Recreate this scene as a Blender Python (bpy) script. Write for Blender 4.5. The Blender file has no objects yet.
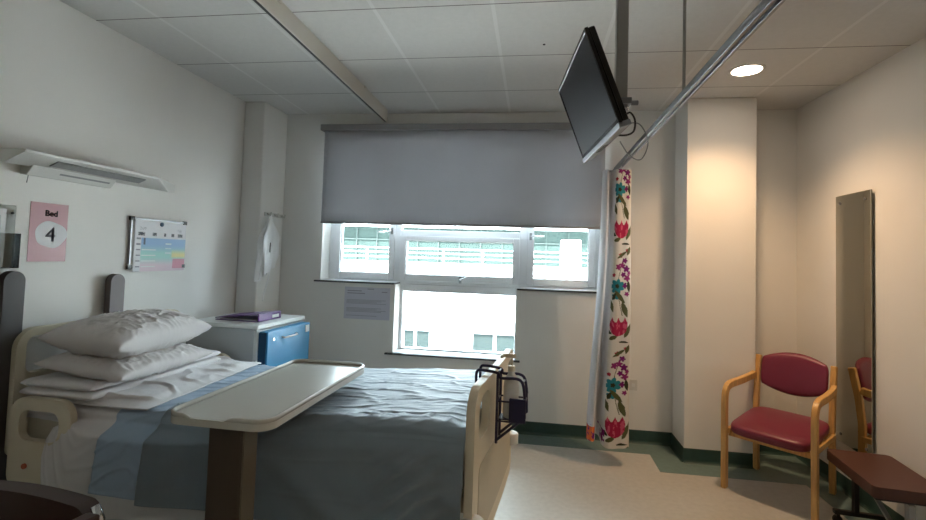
import bpy, bmesh, math, random
import numpy as np
from mathutils import Vector, Matrix, noise
random.seed(4)
sc = bpy.context.scene
COL = sc.collection
PI = math.pi
R = math.radians

# ------------------------------------------------------------------ materials
def nt(name):
    m = bpy.data.materials.new(name); m.use_nodes = True
    n = m.node_tree.nodes; l = m.node_tree.links
    return m, n, l, n['Principled BSDF']

def mat(name, col, rough=.6, metal=0, bump=0, bscale=60, vary=0, vscale=4, spec=.5, sheen=0, coat=0, stretch=None, detail=4):
    m, n, l, b = nt(name)
    b.inputs['Base Color'].default_value = (*col, 1)
    b.inputs['Roughness'].default_value = rough
    b.inputs['Metallic'].default_value = metal
    b.inputs['Specular IOR Level'].default_value = spec
    b.inputs['Sheen Weight'].default_value = sheen
    b.inputs['Coat Weight'].default_value = coat
    tc = n.new('ShaderNodeTexCoord')
    src = tc.outputs['Object']
    if stretch:
        mp = n.new('ShaderNodeMapping'); mp.inputs['Scale'].default_value = stretch
        l.new(src, mp.inputs['Vector']); src = mp.outputs['Vector']
    if vary:
        t = n.new('ShaderNodeTexNoise'); t.inputs['Scale'].default_value = vscale; t.inputs['Detail'].default_value = detail
        l.new(src, t.inputs['Vector'])
        r = n.new('ShaderNodeValToRGB')
        r.color_ramp.elements[0].position = .3; r.color_ramp.elements[1].position = .7
        r.color_ramp.elements[0].color = (*[max(0, c*(1-vary)) for c in col], 1)
        r.color_ramp.elements[1].color = (*[min(1, c*(1+vary)) for c in col], 1)
        l.new(t.outputs['Fac'], r.inputs['Fac']); l.new(r.outputs['Color'], b.inputs['Base Color'])
    if bump:
        t = n.new('ShaderNodeTexNoise'); t.inputs['Scale'].default_value = bscale; t.inputs['Detail'].default_value = 5
        l.new(src, t.inputs['Vector'])
        bp = n.new('ShaderNodeBump'); bp.inputs['Strength'].default_value = bump; bp.inputs['Distance'].default_value = .01
        l.new(t.outputs['Fac'], bp.inputs['Height']); l.new(bp.outputs['Normal'], b.inputs['Normal'])
    return m

def attr_mat(name, rough=.85, transl=0):
    m, n, l, b = nt(name)
    a = n.new('ShaderNodeAttribute'); a.attribute_name = 'pattern'
    l.new(a.outputs['Color'], b.inputs['Base Color'])
    b.inputs['Roughness'].default_value = rough; b.inputs['Specular IOR Level'].default_value = .15
    if transl:
        t = n.new('ShaderNodeBsdfTranslucent'); l.new(a.outputs['Color'], t.inputs['Color'])
        mx = n.new('ShaderNodeMixShader'); mx.inputs['Fac'].default_value = transl
        l.new(b.outputs['BSDF'], mx.inputs[1]); l.new(t.outputs['BSDF'], mx.inputs[2])
        l.new(mx.outputs['Shader'], n['Material Output'].inputs['Surface'])
    return m

def cloth_mat(name, col, transl=0, rough=.85, weave=700, spec=.2, vary=.06, alpha=1):
    m, n, l, b = nt(name)
    b.inputs['Roughness'].default_value = rough; b.inputs['Specular IOR Level'].default_value = spec
    b.inputs['Sheen Weight'].default_value = .15
    tc = n.new('ShaderNodeTexCoord')
    t = n.new('ShaderNodeTexNoise'); t.inputs['Scale'].default_value = 5; t.inputs['Detail'].default_value = 6
    l.new(tc.outputs['Object'], t.inputs['Vector'])
    r = n.new('ShaderNodeValToRGB'); r.color_ramp.elements[0].position = .3; r.color_ramp.elements[1].position = .7
    r.color_ramp.elements[0].color = (*[c*(1-vary) for c in col], 1); r.color_ramp.elements[1].color = (*[min(1, c*(1+vary)) for c in col], 1)
    l.new(t.outputs['Fac'], r.inputs['Fac']); l.new(r.outputs['Color'], b.inputs['Base Color'])
    w = n.new('ShaderNodeTexNoise'); w.inputs['Scale'].default_value = weave
    l.new(tc.outputs['Object'], w.inputs['Vector'])
    bp = n.new('ShaderNodeBump'); bp.inputs['Strength'].default_value = .15; bp.inputs['Distance'].default_value = .002
    l.new(w.outputs['Fac'], bp.inputs['Height']); l.new(bp.outputs['Normal'], b.inputs['Normal'])
    if transl or alpha < 1:
        t2 = n.new('ShaderNodeBsdfTranslucent'); l.new(r.outputs['Color'], t2.inputs['Color'])
        mx = n.new('ShaderNodeMixShader'); mx.inputs['Fac'].default_value = transl
        l.new(b.outputs['BSDF'], mx.inputs[1]); l.new(t2.outputs['BSDF'], mx.inputs[2])
        out = mx.outputs['Shader']
        if alpha < 1:
            tr = n.new('ShaderNodeBsdfTransparent'); m2 = n.new('ShaderNodeMixShader'); m2.inputs['Fac'].default_value = alpha
            l.new(tr.outputs['BSDF'], m2.inputs[1]); l.new(out, m2.inputs[2]); out = m2.outputs['Shader']
        l.new(out, n['Material Output'].inputs['Surface'])
    return m

def glass_mat(name, tint=(.95, .98, .97), refl=.06):
    m, n, l, b = nt(name)
    tr = n.new('ShaderNodeBsdfTransparent'); tr.inputs['Color'].default_value = (*tint, 1)
    g = n.new('ShaderNodeBsdfGlossy'); g.inputs['Roughness'].default_value = .02
    fr = n.new('ShaderNodeFresnel'); fr.inputs['IOR'].default_value = 1.3
    mx = n.new('ShaderNodeMixShader')
    l.new(fr.outputs['Fac'], mx.inputs['Fac']); l.new(tr.outputs['BSDF'], mx.inputs[1]); l.new(g.outputs['BSDF'], mx.inputs[2])
    l.new(mx.outputs['Shader'], n['Material Output'].inputs['Surface'])
    return m

def emit_mat(name, col, s):
    m, n, l, b = nt(name)
    b.inputs['Base Color'].default_value = (.9, .9, .9, 1)
    b.inputs['Emission Color'].default_value = (*col, 1); b.inputs['Emission Strength'].default_value = s
    return m

def ceiling_mat():
    m, n, l, b = nt('ceiling_tiles')
    tc = n.new('ShaderNodeTexCoord'); sp = n.new('ShaderNodeSeparateXYZ'); l.new(tc.outputs['Object'], sp.inputs[0])
    def M(op, a, bb=None, c=None):
        q = n.new('ShaderNodeMath'); q.operation = op
        for i, v in enumerate((a, bb, c)):
            if v is None: continue
            if isinstance(v, (int, float)): q.inputs[i].default_value = v
            else: l.new(v, q.inputs[i])
        return q.outputs[0]
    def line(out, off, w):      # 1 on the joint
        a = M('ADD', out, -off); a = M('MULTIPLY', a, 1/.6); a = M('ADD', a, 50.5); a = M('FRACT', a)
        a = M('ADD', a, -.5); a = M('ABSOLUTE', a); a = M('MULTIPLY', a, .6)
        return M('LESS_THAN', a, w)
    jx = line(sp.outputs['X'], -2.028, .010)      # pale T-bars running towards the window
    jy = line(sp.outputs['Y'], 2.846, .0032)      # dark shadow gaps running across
    ns = n.new('ShaderNodeTexNoise'); ns.inputs['Scale'].default_value = 40; ns.inputs['Detail'].default_value = 6
    l.new(tc.outputs['Object'], ns.inputs['Vector'])
    cr = n.new('ShaderNodeValToRGB'); cr.color_ramp.elements[0].color = (.60, .595, .575, 1); cr.color_ramp.elements[1].color = (.68, .67, .65, 1)
    l.new(ns.outputs['Fac'], cr.inputs['Fac'])
    m1 = n.new('ShaderNodeMixRGB'); m1.inputs[2].default_value = (.72, .715, .70, 1)
    l.new(cr.outputs['Color'], m1.inputs[1]); l.new(jx, m1.inputs['Fac'])
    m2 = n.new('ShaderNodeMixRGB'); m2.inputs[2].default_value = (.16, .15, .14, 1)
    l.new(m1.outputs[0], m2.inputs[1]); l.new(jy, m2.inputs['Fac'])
    l.new(m2.outputs[0], b.inputs['Base Color'])
    fine = n.new('ShaderNodeTexNoise'); fine.inputs['Scale'].default_value = 160; l.new(tc.outputs['Object'], fine.inputs['Vector'])
    h = M('MULTIPLY', jx, 1.5); h = M('ADD', h, fine.outputs['Fac'])
    bp = n.new('ShaderNodeBump'); bp.inputs['Strength'].default_value = .25; bp.inputs['Distance'].default_value = .004
    l.new(h, bp.inputs['Height']); l.new(bp.outputs['Normal'], b.inputs['Normal'])
    b.inputs['Roughness'].default_value = .95; b.inputs['Specular IOR Level'].default_value = .1
    return m

M_wall = mat('wall_paint', (.83, .825, .80), .75, bump=.05, bscale=90, vary=.02, vscale=2, spec=.2)
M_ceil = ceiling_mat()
M_floor = mat('vinyl_floor', (.49, .475, .43), .42, vary=.06, vscale=30, bump=.015, bscale=50, spec=.4)
M_border = mat('teal_vinyl', (.15, .22, .205), .45, vary=.08, vscale=30, spec=.4)
M_skirt = mat('dark_green_vinyl', (.03, .075, .065), .5, vary=.1, vscale=20)
M_upvc = mat('white_upvc', (.78, .80, .82), .35, vary=.015)
M_trunk = mat('beige_trunking', (.62, .59, .53), .5, vary=.02)
M_black = mat('black_plastic', (.012, .012, .013), .45, vary=.1)
M_sill = mat('black_edge_sill', (.02, .02, .022), .4, vary=.1)
M_blind = cloth_mat('grey_blind_fabric', (.50, .50, .52), transl=.20, rough=.8, weave=400, vary=.02)
M_blindbar = mat('grey_blind_metal', (.33, .33, .34), .5, vary=.03)
M_glass = glass_mat('window_glass')
M_clear = glass_mat('clear_plastic', (.93, .95, .95))
M_alu = mat('aluminium', (.33, .34, .36), .42, metal=.8, vary=.04)
M_chrome = mat('chrome', (.7, .7, .7), .15, metal=1, vary=.02)
M_pole = mat('bronze_grey_pole', (.30, .28, .26), .3, metal=.7, vary=.05)
M_screen = mat('dark_screen', (.02, .021, .024), .28, spec=.4, vary=.05)
M_bezel = mat('gloss_black_bezel', (.006, .006, .007), .2, vary=.1)
M_silver = mat('silver_plastic', (.22, .225, .24), .5, metal=.4, vary=.03)
M_cream = mat('cream_plastic', (.70, .64, .50), .42, vary=.03)
M_creamd = mat('cream_paint', (.52, .475, .36), .45, vary=.04)
M_ivory = mat('ivory_tabletop', (.60, .585, .53), .24, vary=.015, spec=.55)
M_brown = mat('dark_brown_laminate', (.075, .055, .04), .5, vary=.15, vscale=8, stretch=(1, 1, .2))
M_colstrip = mat('tan_edging', (.16, .13, .09), .5, vary=.1)
M_bump = mat('taupe_bumper', (.15, .125, .125), .55, vary=.05)
M_bumpd = mat('charcoal_bumper', (.06, .055, .055), .55, vary=.05)
M_white = mat('white_plastic', (.74, .75, .74), .4, vary=.02)
M_offw = mat('offwhite_plastic', (.66, .66, .63), .5, vary=.02)
M_grey = mat('grey_plastic', (.27, .28, .28), .5, vary=.03)
M_lockgrey = mat('pale_grey_laminate', (.52, .54, .55), .45, vary=.02)
M_blue = mat('blue_laminate', (.035, .27, .52), .4, vary=.03)
M_bluedk = mat('dark_blue_edge', (.01, .06, .13), .5, vary=.03)
M_purple = mat('purple_folder', (.085, .02, .16), .35, vary=.12, vscale=8)
M_navy = mat('navy_coated_wire', (.012, .009, .05), .35, vary=.1)
M_wood = mat('beech_wood', (.62, .36, .12), .38, vary=.18, vscale=9, stretch=(8, 8, .8), detail=6)
M_maroon = mat('maroon_vinyl', (.17, .017, .042), .36, vary=.06, bump=.06, bscale=250)
M_rbrown = mat('red_brown_vinyl', (.075, .026, .018), .42, vary=.08, bump=.06, bscale=250)
M_dkbrown = mat('dark_brown_vinyl', (.045, .018, .011), .4, vary=.08, bump=.05, bscale=250)
M_sheet = cloth_mat('white_sheet', (.74, .73, .74), vary=.02)
M_pillow = cloth_mat('white_pillowcase', (.70, .675, .67), vary=.02)
M_mattress = mat('mattress_cover', (.62, .57, .47), .6, vary=.04)
M_blanket = cloth_mat('blue_grey_cover', (.21, .275, .33), vary=.06, rough=.48, spec=.5)
M_band = cloth_mat('pale_blue_sheet', (.36, .48, .62), vary=.05, rough=.6, spec=.3)
M_apron = cloth_mat('thin_white_plastic', (.93, .94, .95), transl=.25, rough=.35, weave=30, spec=.5, alpha=.95)
M_mirror = mat('mirror_silver', (.60, .60, .55), .03, metal=1)
M_mirback = mat('mirror_edge', (.16, .17, .14), .4, vary=.05)
M_pink = mat('pink_paper', (.56, .31, .34), .35, vary=.02)
M_paper = mat('white_paper', (.72, .72, .74), .5, vary=.02)
M_lav = mat('lavender_paper', (.60, .60, .68), .5, vary=.02)
M_ink = mat('printed_ink', (.03, .03, .035), .6, vary=.1)
M_inkg = mat('grey_ink', (.30, .30, .35), .6, vary=.1)
M_inkg2 = mat('pale_grey_ink', (.40, .40, .46), .6, vary=.05)
M_stucco = mat('cream_render', (.78, .73, .70), .9, vary=.02, vscale=1)
M_extgreen = mat('green_glazing', (.027, .039, .035), .7, spec=.05, vary=.12, vscale=.8)
M_extwin = mat('facade_window_glass', (.020, .026, .025), .6, spec=.05, vary=.12, vscale=1)
M_extbar = mat('pale_green_bars', (.045, .056, .052), .7, spec=.05)
M_extwhite = mat('white_render', (.8, .8, .8), .7, vary=.03)
M_ground = mat('pale_paving', (.55, .54, .52), .9, vary=.05)

# ------------------------------------------------------------------ mesh helpers
def tag(o, label=None, cat=None, group=None, kind=None):
    if label: o['label'] = label
    if cat: o['category'] = cat
    if group: o['group'] = group
    if kind: o['kind'] = kind
    return o

def obj(name, bm, m, parent=None, smooth=False, bevel=0, seg=2, sub=0, label=None):
    me = bpy.data.meshes.new(name)
    bmesh.ops.recalc_face_normals(bm, faces=bm.faces[:])
    bm.to_mesh(me); bm.free()
    for mm in (m if isinstance(m, (list, tuple)) else [m]): me.materials.append(mm)
    o = bpy.data.objects.new(name, me); COL.objects.link(o)
    if parent: o.parent = parent
    if smooth or bevel:
        for p in me.polygons: p.use_smooth = True
    if bevel:
        b = o.modifiers.new('bevel', 'BEVEL'); b.width = bevel; b.segments = seg; b.limit_method = 'ANGLE'; b.angle_limit = R(40)
        b.harden_normals = True
    if sub:
        s = o.modifiers.new('subsurf', 'SUBSURF'); s.levels = sub; s.render_levels = sub
    if label: o['label'] = label
    return o

def thing(name, label, cat, loc=(0, 0, 0), rz=0, group=None, kind=None):
    o = bpy.data.objects.new(name, None); COL.objects.link(o)
    o.location = loc; o.rotation_euler = (0, 0, rz); o.empty_display_size = .1
    return tag(o, label, cat, group, kind)

def struct(o): o['kind'] = 'structure'; return o

def B(bm, x0, x1, y0, y1, z0, z1, mi=0, mtx=None):
    vs = [bm.verts.new((x, y, z)) for x in (x0, x1) for y in (y0, y1) for z in (z0, z1)]
    if mtx is not None:
        for v in vs: v.co = mtx @ v.co
    for f in ((0, 1, 3, 2), (4, 6, 7, 5), (0, 4, 5, 1), (2, 3, 7, 6), (0, 2, 6, 4), (1, 5, 7, 3)):
        fc = bm.faces.new([vs[i] for i in f]); fc.material_index = mi
    return vs

def box(name, x0, x1, y0, y1, z0, z1, m, parent=None, bevel=0, **k):
    bm = bmesh.new(); B(bm, x0, x1, y0, y1, z0, z1)
    return obj(name, bm, m, parent, bevel=bevel, **k)

def TUBE(bm, pts, r, seg=10, closed=False, mi=0, sq=None):
    """tube along pts; r a number or list; sq=(w,h) gives a rectangular section"""
    pts = [Vector(p) for p in pts]; n = len(pts); rings = []
    prev = None
    for i, p in enumerate(pts):
        a = pts[i-1] if (i > 0 or closed) else p
        b = pts[(i+1) % n] if (i < n-1 or closed) else p
        t = (b-a).normalized()
        if prev is None:
            ref = Vector((0, 0, 1)) if abs(t.z) < .9 else Vector((1, 0, 0))
            s = t.cross(ref).normalized()
        else:
            s = prev - t*prev.dot(t)
            s.normalize()
        prev = s; u = t.cross(s)
        rr = r[i] if isinstance(r, (list, tuple)) else r
        if sq:
            w, h = sq
            off = [(w/2, h/2), (-w/2, h/2), (-w/2, -h/2), (w/2, -h/2)]
            rings.append([bm.verts.new(p+s*a_+u*b_) for a_, b_ in off])
        else:
            rings.append([bm.verts.new(p+(s*math.cos(q)+u*math.sin(q))*rr) for q in [2*PI*k/seg for k in range(seg)]])
    m_ = len(rings[0])
    for i in range(n if closed else n-1):
        A, C = rings[i], rings[(i+1) % n]
        for k in range(m_):
            f = bm.faces.new((A[k], A[(k+1) % m_], C[(k+1) % m_], C[k])); f.material_index = mi
    if not closed:
        bm.faces.new(rings[0][::-1]).material_index = mi; bm.faces.new(rings[-1]).material_index = mi

def smooth_pts(pts, k=6):
    P = [Vector(p) for p in pts]; out = []
    for i in range(len(P)-1):
        p0, p1, p2, p3 = P[max(0, i-1)], P[i], P[i+1], P[min(len(P)-1, i+2)]
        for j in range(k):
            t = j/k
            out.append(.5*((2*p1)+(-p0+p2)*t+(2*p0-5*p1+4*p2-p3)*t*t+(-p0+3*p1-3*p2+p3)*t**3))
    return out+[P[-1]]

def tube(name, pts, r, m, parent=None, seg=10, closed=False, sq=None, bevel=0, label=None):
    bm = bmesh.new(); TUBE(bm, pts, r, seg, closed, sq=sq)
    return obj(name, bm, m, parent, smooth=not sq, bevel=bevel, label=label)

def LATHE(bm, prof, c=(0, 0, 0), seg=24, axis='z', mi=0):
    rings = []
    for r, h in prof:
        ring = []
        for k in range(seg):
            a = 2*PI*k/seg
            if axis == 'z': v = (c[0]+r*math.cos(a), c[1]+r*math.sin(a), c[2]+h)
            elif axis == 'x': v = (c[0]+h, c[1]+r*math.cos(a), c[2]+r*math.sin(a))
            else: v = (c[0]+r*math.cos(a), c[1]+h, c[2]+r*math.sin(a))
            ring.append(bm.verts.new(v))
        rings.append(ring)
    for A, C in zip(rings, rings[1:]):
        for k in range(seg):
            bm.faces.new((A[k], A[(k+1) % seg], C[(k+1) % seg], C[k])).material_index = mi
    bm.faces.new(rings[0][::-1]).material_index = mi; bm.faces.new(rings[-1]).material_index = mi

def lathe(name, prof, m, parent=None, c=(0, 0, 0), seg=24, axis='z', bevel=0, label=None):
    bm = bmesh.new(); LATHE(bm, prof, c, seg, axis)
    return obj(name, bm, m, parent, smooth=True, bevel=bevel or .0008, label=label)

def rrect(x0, x1, y0, y1, r, n=6):
    if not isinstance(r, (list, tuple)): r = [r]*4
    out = []
    for (cx, cy, a0, rr) in ((x1-r[0], y1-r[0], 0, r[0]), (x0+r[1], y1-r[1], 90, r[1]), (x0+r[2], y0+r[2], 180, r[2]), (x1-r[3], y0+r[3], 270, r[3])):
        for k in range(n+1):
            a = R(a0+90*k/n); out.append((cx+rr*math.cos(a), cy+rr*math.sin(a)))
    return out

def PRISM(bm, outer, t0, t1, place, holes=(), mi=0):
    """extrude a 2D outline with holes; place(a,b,t)->xyz (filled while flat, then placed)"""
    loops = []; moves = []
    for t in (t0, t1):
        edges = []
        for loop in [outer]+list(holes):
            vs = [bm.verts.new((a, b, 0)) for a, b in loop]
            for v, (a, b) in zip(vs, loop): moves.append((v, a, b, t))
            for i in range(len(vs)): edges.append(bm.edges.new((vs[i], vs[(i+1) % len(vs)])))
            loops.append(vs)
        g = bmesh.ops.triangle_fill(bm, use_beauty=True, use_dissolve=False, edges=edges, normal=(0, 0, 1))
        for f in g['geom']:
            if isinstance(f, bmesh.types.BMFace): f.material_index = mi
    for v, a, b, t in moves: v.co = place(a, b, t)
    k = len(loops)//2
    for A, C in zip(loops[:k], loops[k:]):
        for i in range(len(A)):
            bm.faces.new((A[i], A[(i+1) % len(A)], C[(i+1) % len(A)], C[i])).material_index = mi

def prism(name, outer, t0, t1, place, m, parent=None, holes=(), bevel=0, label=None):
    bm = bmesh.new(); PRISM(bm, outer, t0, t1, place, holes)
    return obj(name, bm, m, parent, bevel=bevel, label=label)

def grid_mesh(name, nu, nv, fn, m, parent=None, thick=0, colfn=None, closed_u=False, smooth=True, offset=-1, label=None):
    verts = []; cols = []
    for i in range(nu):
        for j in range(nv):
            u = i/(nu-(0 if closed_u else 1)); v = j/(nv-1)
            verts.append(tuple(fn(u, v)))
            if colfn: cols.append(colfn(u, v))
    faces = []
    for i in range(nu if closed_u else nu-1):
        i2 = (i+1) % nu
        for j in range(nv-1):
            faces.append((i*nv+j, i2*nv+j, i2*nv+j+1, i*nv+j+1))
    me = bpy.data.meshes.new(name); me.from_pydata(verts, [], faces); me.update()
    me.materials.append(m)
    if smooth: me.polygons.foreach_set('use_smooth', [True]*len(me.polygons))
    if colfn:
        at = me.attributes.new('pattern', 'FLOAT_COLOR', 'POINT')
        at.data.foreach_set('color', [c for q in cols for c in (*q, 1)])
    o = bpy.data.objects.new(name, me); COL.objects.link(o)
    if parent: o.parent = parent
    if thick:
        s = o.modifiers.new('thickness', 'SOLIDIFY'); s.thickness = thick; s.offset = offset
    if label: o['label'] = label
    return o

def fbm(x, y, z=0, o=4, lac=2.0):
    s = 0; a = 1; t = 0
    for i in range(o):
        s += a*noise.noise(Vector((x, y, z+i*7.3))); t += a; a *= .5; x *= lac; y *= lac
    return s/t

def ridge(x, y, z=0):
    return (1-abs(noise.noise(Vector((x, y, z)))*2))

def sstep(a, b, x):
    t = max(0, min(1, (x-a)/(b-a))); return t*t*(3-2*t)

def text_mesh(name, s, size, m, parent, mtx, extrude=.0006, bold=0):
    cu = bpy.data.curves.new(name, 'FONT'); cu.body = s; cu.size = size; cu.extrude = extrude; cu.resolution_u = 6
    cu.align_x = 'CENTER'; cu.align_y = 'CENTER'
    t = bpy.data.objects.new(name, cu); COL.objects.link(t)
    bpy.context.view_layer.update()
    me = bpy.data.meshes.new_from_object(t)
    bpy.data.objects.remove(t)
    me.name = name; me.materials.clear(); me.materials.append(m)
    if bold:
        bm = bmesh.new()
        for dx, dy in ((-bold, 0), (bold, 0), (0, -bold), (0, bold)):
            m2 = me.copy(); m2.transform(Matrix.Translation((dx, dy, 0))); bm.from_mesh(m2); bpy.data.meshes.remove(m2)
        bm.to_mesh(me); bm.free()
    me.transform(mtx)
    o = bpy.data.objects.new(name, me); COL.objects.link(o); o.parent = parent
    return o

# ------------------------------------------------------------------ room numbers (metres)
XL, XR, YW, YR, H = -2.412, 2.015, 3.977, -2.2, 2.662
YP, XP0, XP1 = 3.673, 1.110, 1.591           # pier on the window wall

# floor with a teal border along the walls
bm = bmesh.new()
B(bm, XL-.2, XR+.2, YR-.2, 4.28, -.1, 0)
struct(obj('floor', bm, M_floor))
bm = bmesh.new()
by = 3.762
poly = [(-2.412, by), (.897, by), (.897, 3.468), (XR-.20, 3.468), (XR-.20, YR), (XR, YR), (XR, YW), (XL, YW)]
PRISM(bm, poly, .0004, .0016, lambda a, b, t: (a, b, t))
struct(obj('trim_1', bm, M_border))

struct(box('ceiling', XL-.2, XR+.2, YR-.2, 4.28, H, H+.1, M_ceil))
struct(box('wall_left', XL-.2, XL, YR-.2, 4.28, 0, H, M_wall))
struct(box('wall_right', XR, XR+.2, YR-.2, 4.28, 0, H, M_wall))
struct(box('wall_rear', XL, XR, YR-.2, YR, 0, H, M_wall))
WX0, WX1, WZ0, WZ1 = -1.852, .560, 1.172, 2.50
LX0, LX1, LZ0 = -1.172, -.132, .580
bm = bmesh.new()
for a in ((XL, WX0, 0, H), (WX1, XR, 0, H), (WX0, WX1, WZ1, H), (WX0, LX0, 0, WZ0), (LX1, WX1, 0, WZ0), (LX0, LX1, 0, LZ0)):
    B(bm, a[0], a[1], YW, 4.28, a[2], a[3])
struct(obj('wall_back', bm, M_wall))
struct(box('wall_pier', XP0, XP1, YP, YW, 0, H, M_wall, bevel=.006))
struct(box('trim_2', XL, -2.23, 3.61, YW, 0, H, M_wall, bevel=.012, seg=3))      # boxed-in pipes in the corner

# coved skirting
def skirt(name, p, q, nrm):
    bm = bmesh.new()
    p = Vector((*p, 0)); q = Vector((*q, 0)); nrm = Vector((*nrm, 0))
    prof = [(0, 0), (.022, 0), (.010, .008), (.005, .02), (.005, .098), (.003, .102), (0, .102)]
    ra = [bm.verts.new(p+nrm*a+Vector((0, 0, b))) for a, b in prof]
    rb = [bm.verts.new(q+nrm*a+Vector((0, 0, b))) for a, b in prof]
    for i in range(len(prof)):
        j = (i+1) % len(prof); bm.faces.new((ra[i], ra[j], rb[j], rb[i]))
    bm.faces.new(ra); bm.faces.new(rb)
    return struct(obj(name, bm, M_skirt))
skirt('baseboard_back', (-2.23, YW), (XP0, YW), (0, -1))
bm_ = skirt('baseboard_pier', (XP0-.003, YP), (XP1+.003, YP), (0, -1))
skirt('baseboard_pier_side', (XP0, YP-.004), (XP0, YW), (-1, 0))
skirt('baseboard_recess', (XP1, YW), (XR, YW), (0, -1))
skirt('baseboard_right', (XR, YR), (XR, YW), (-1, 0))
skirt('baseboard_left', (XL, YR), (XL, 3.61), (1, 0))

# ------------------------------------------------------------------ window
win = thing('window_1', 'white framed window of four lights, lower middle light reaching nearly to the bed', 'window', (0, YW, 0), 0, kind='structure')
del win['category']
def ring(bm, x0, x1, z0, z1, ix0, ix1, iz0, iz1, y0, y1):
    B(bm, x0, ix0, y0, y1, z0, z1); B(bm, ix1, x1, y0, y1, z0, z1)
    B(bm, ix0, ix1, y0, y1, z0, iz0); B(bm, ix0, ix1, y0, y1, iz1, z1)
bm = bmesh.new(); f0, f1 = .165, .235
ring(bm, WX0, WX1, WZ0, WZ1, -1.80, .515, 1.205, 2.455, f0, f1)
B(bm, -1.240, -1.185, f0, f1, 1.205, 2.455); B(bm, -.120, -.055, f0, f1, 1.205, 2.455)
B(bm, -1.185, -.120, f0, f1, 1.60, 1.655)
B(bm, LX0, LX0+.027, f0, f1, LZ0, WZ0); B(bm, LX1-.013, LX1, f0, f1, LZ0, WZ0)
B(bm, LX0+.027, LX1-.013, f0, f1, LZ0, .606); B(bm, LX0+.027, LX1-.013, f0, f1, 1.105, WZ0)
obj('window_frame', bm, M_upvc, win, bevel=.004)
def sash(x0, x1, z0, z1, ix0, ix1, iz0, iz1):
    bm = bmesh.new(); ring(bm, x0, x1, z0, z1, ix0, ix1, iz0, iz1, f0-.018, f1-.01)
    s = obj('window_sash', bm, M_upvc, win, bevel=.006)
    box('pane', ix0-.004, ix1+.004, f0+.02, f0+.024, iz0-.004, iz1+.004, M_glass, s)
    bm = bmesh.new(); ring(bm, ix0-.001, ix1+.001, iz0-.001, iz1+.001, ix0+.005, ix1-.005, iz0+.005, iz1-.005, f0+.002, f0+.019)
    obj('gasket', bm, M_grey, s)
    return s
s1 = sash(-1.802, -1.238, 1.203, 2.457, -1.748, -1.288, 1.26, 2.40)
s2 = sash(-.057, .517, 1.203, 2.457, 0, .462, 1.258, 2.40)
s3 = sash(-1.187, -.118, 1.203, 1.602, -1.130, -.174, 1.259, 1.560)
box('pane', LX0+.024, LX1-.010, f0+.02, f0+.024, .603, 1.108, M_glass, win)
box('pane', -1.188, -.117, f0+.02, f0+.024, 1.652, 2.458, M_glass, win)
def handle(x, z, dx, dz):
    h = box('window_handle', x-.011, x+.011, f0-.026, f0-.018, z-.03, z+.03, M_grey, win, bevel=.003)
    tube('lever', [(x, f0-.024, z), (x, f0-.05, z), (x+dx*.2, f0-.056, z+dz*.2), (x+dx, f0-.056, z+dz)], [.007, .007, .007, .005], M_chrome, h, seg=8)
handle(-1.262, 1.640, -.115, -.012); handle(-.026, 1.622, .115, .004); handle(-.63, 1.225, .085, .035)
def sill(name, x0, x1, z):
    struct(box(name, x0, x1, YW-.022, YW+.165, z-.014, z, M_sill, bevel=.003))
sill('trim_3', -1.905, -1.176, 1.186)
sill('trim_4', -.128, .535, 1.180)
sill('trim_5', -1.240, -.090, .590)
# white inner boards lying on the sills, as seen in the reveals
struct(box('trim_6', -1.852, -1.176, YW+.001, YW+.165, 1.186, 1.190, M_upvc))
struct(box('trim_7', -.128, .535, YW+.001, YW+.165, 1.180, 1.184, M_upvc))
struct(box('trim_8', -1.170, -.134, YW+.001, YW+.165, .590, .594, M_upvc))

# ------------------------------------------------------------------ roller blind
bl = thing('roller_blind', 'wide grey roller blind pulled halfway down over the window', 'blind', (0, YW, 1.685))
box('cassette', -1.882, .600, -.075, -.001, .815, .868, M_blindbar, bl, bevel=.006)
grid_mesh('blind_fabric', 60, 10, lambda u, v: (-1.853+2.41*u, -.040+.0015*math.sin(u*9+v*2), .82-.815*v), M_blind, bl, thick=.0012)
tube('bottom_bar', [(-1.853, -.040, .008), (.557, -.040, .008)], .009, M_blindbar, bl, seg=10)
tube('pull_tab', [(-.66, -.040, .0), (-.66, -.040, -.012)], .006, M_blindbar, bl, seg=8)

# ------------------------------------------------------------------ ceiling fittings
tr = thing('ceiling_trunking', 'long beige surface trunking with black slot running across ceiling to window', 'trunking', (-1.262, 3.86, H))
bm = bmesh.new()
B(bm, -.024, 0, -5.8, 0, -.105, -.0005)
obj('channel', bm, M_trunk, tr, bevel=.003)
bm = bmesh.new(); B(bm, -.021, -.007, -5.78, -.004, -.1075, -.1045)
obj('slot', bm, M_black, tr)
for y in (-.55, -1.75, -2.95, -4.15): box('clip', .0005, .006, y-.02, y+.02, -.02, -.001, M_trunk, tr)

dl = thing('downlight', 'round lit recessed downlight glowing in the ceiling tiles', 'light', (1.303, 3.150, H))
prof = [(.082, -.001), (.105, -.001), (.104, -.006), (.088, -.008), (.083, -.004), (.078, .012), (.078, .018), (.082, .018)]
bm = bmesh.new(); seg = 40
rings = [[bm.verts.new((r*math.cos(2*PI*k/seg), r*math.sin(2*PI*k/seg), h)) for k in range(seg)] for r, h in [(.104, -.0005), (.104, -.004), (.090, -.007), (.084, -.004), (.084, -.0008)]]
for A, C in zip(rings, rings[1:]+rings[:1]):
    for k in range(seg): bm.faces.new((A[k], A[(k+1) % seg], C[(k+1) % seg], C[k]))
obj('bezel', bm, M_white, dl, smooth=True)
M_lamp = emit_mat('downlight_glow', (1.0, .80, .62), 16)
lathe('lamp', [(.083, -.0008), (.083, -.0035), (.06, -.0045), (.01, -.005)], M_lamp, dl, seg=40)

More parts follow.
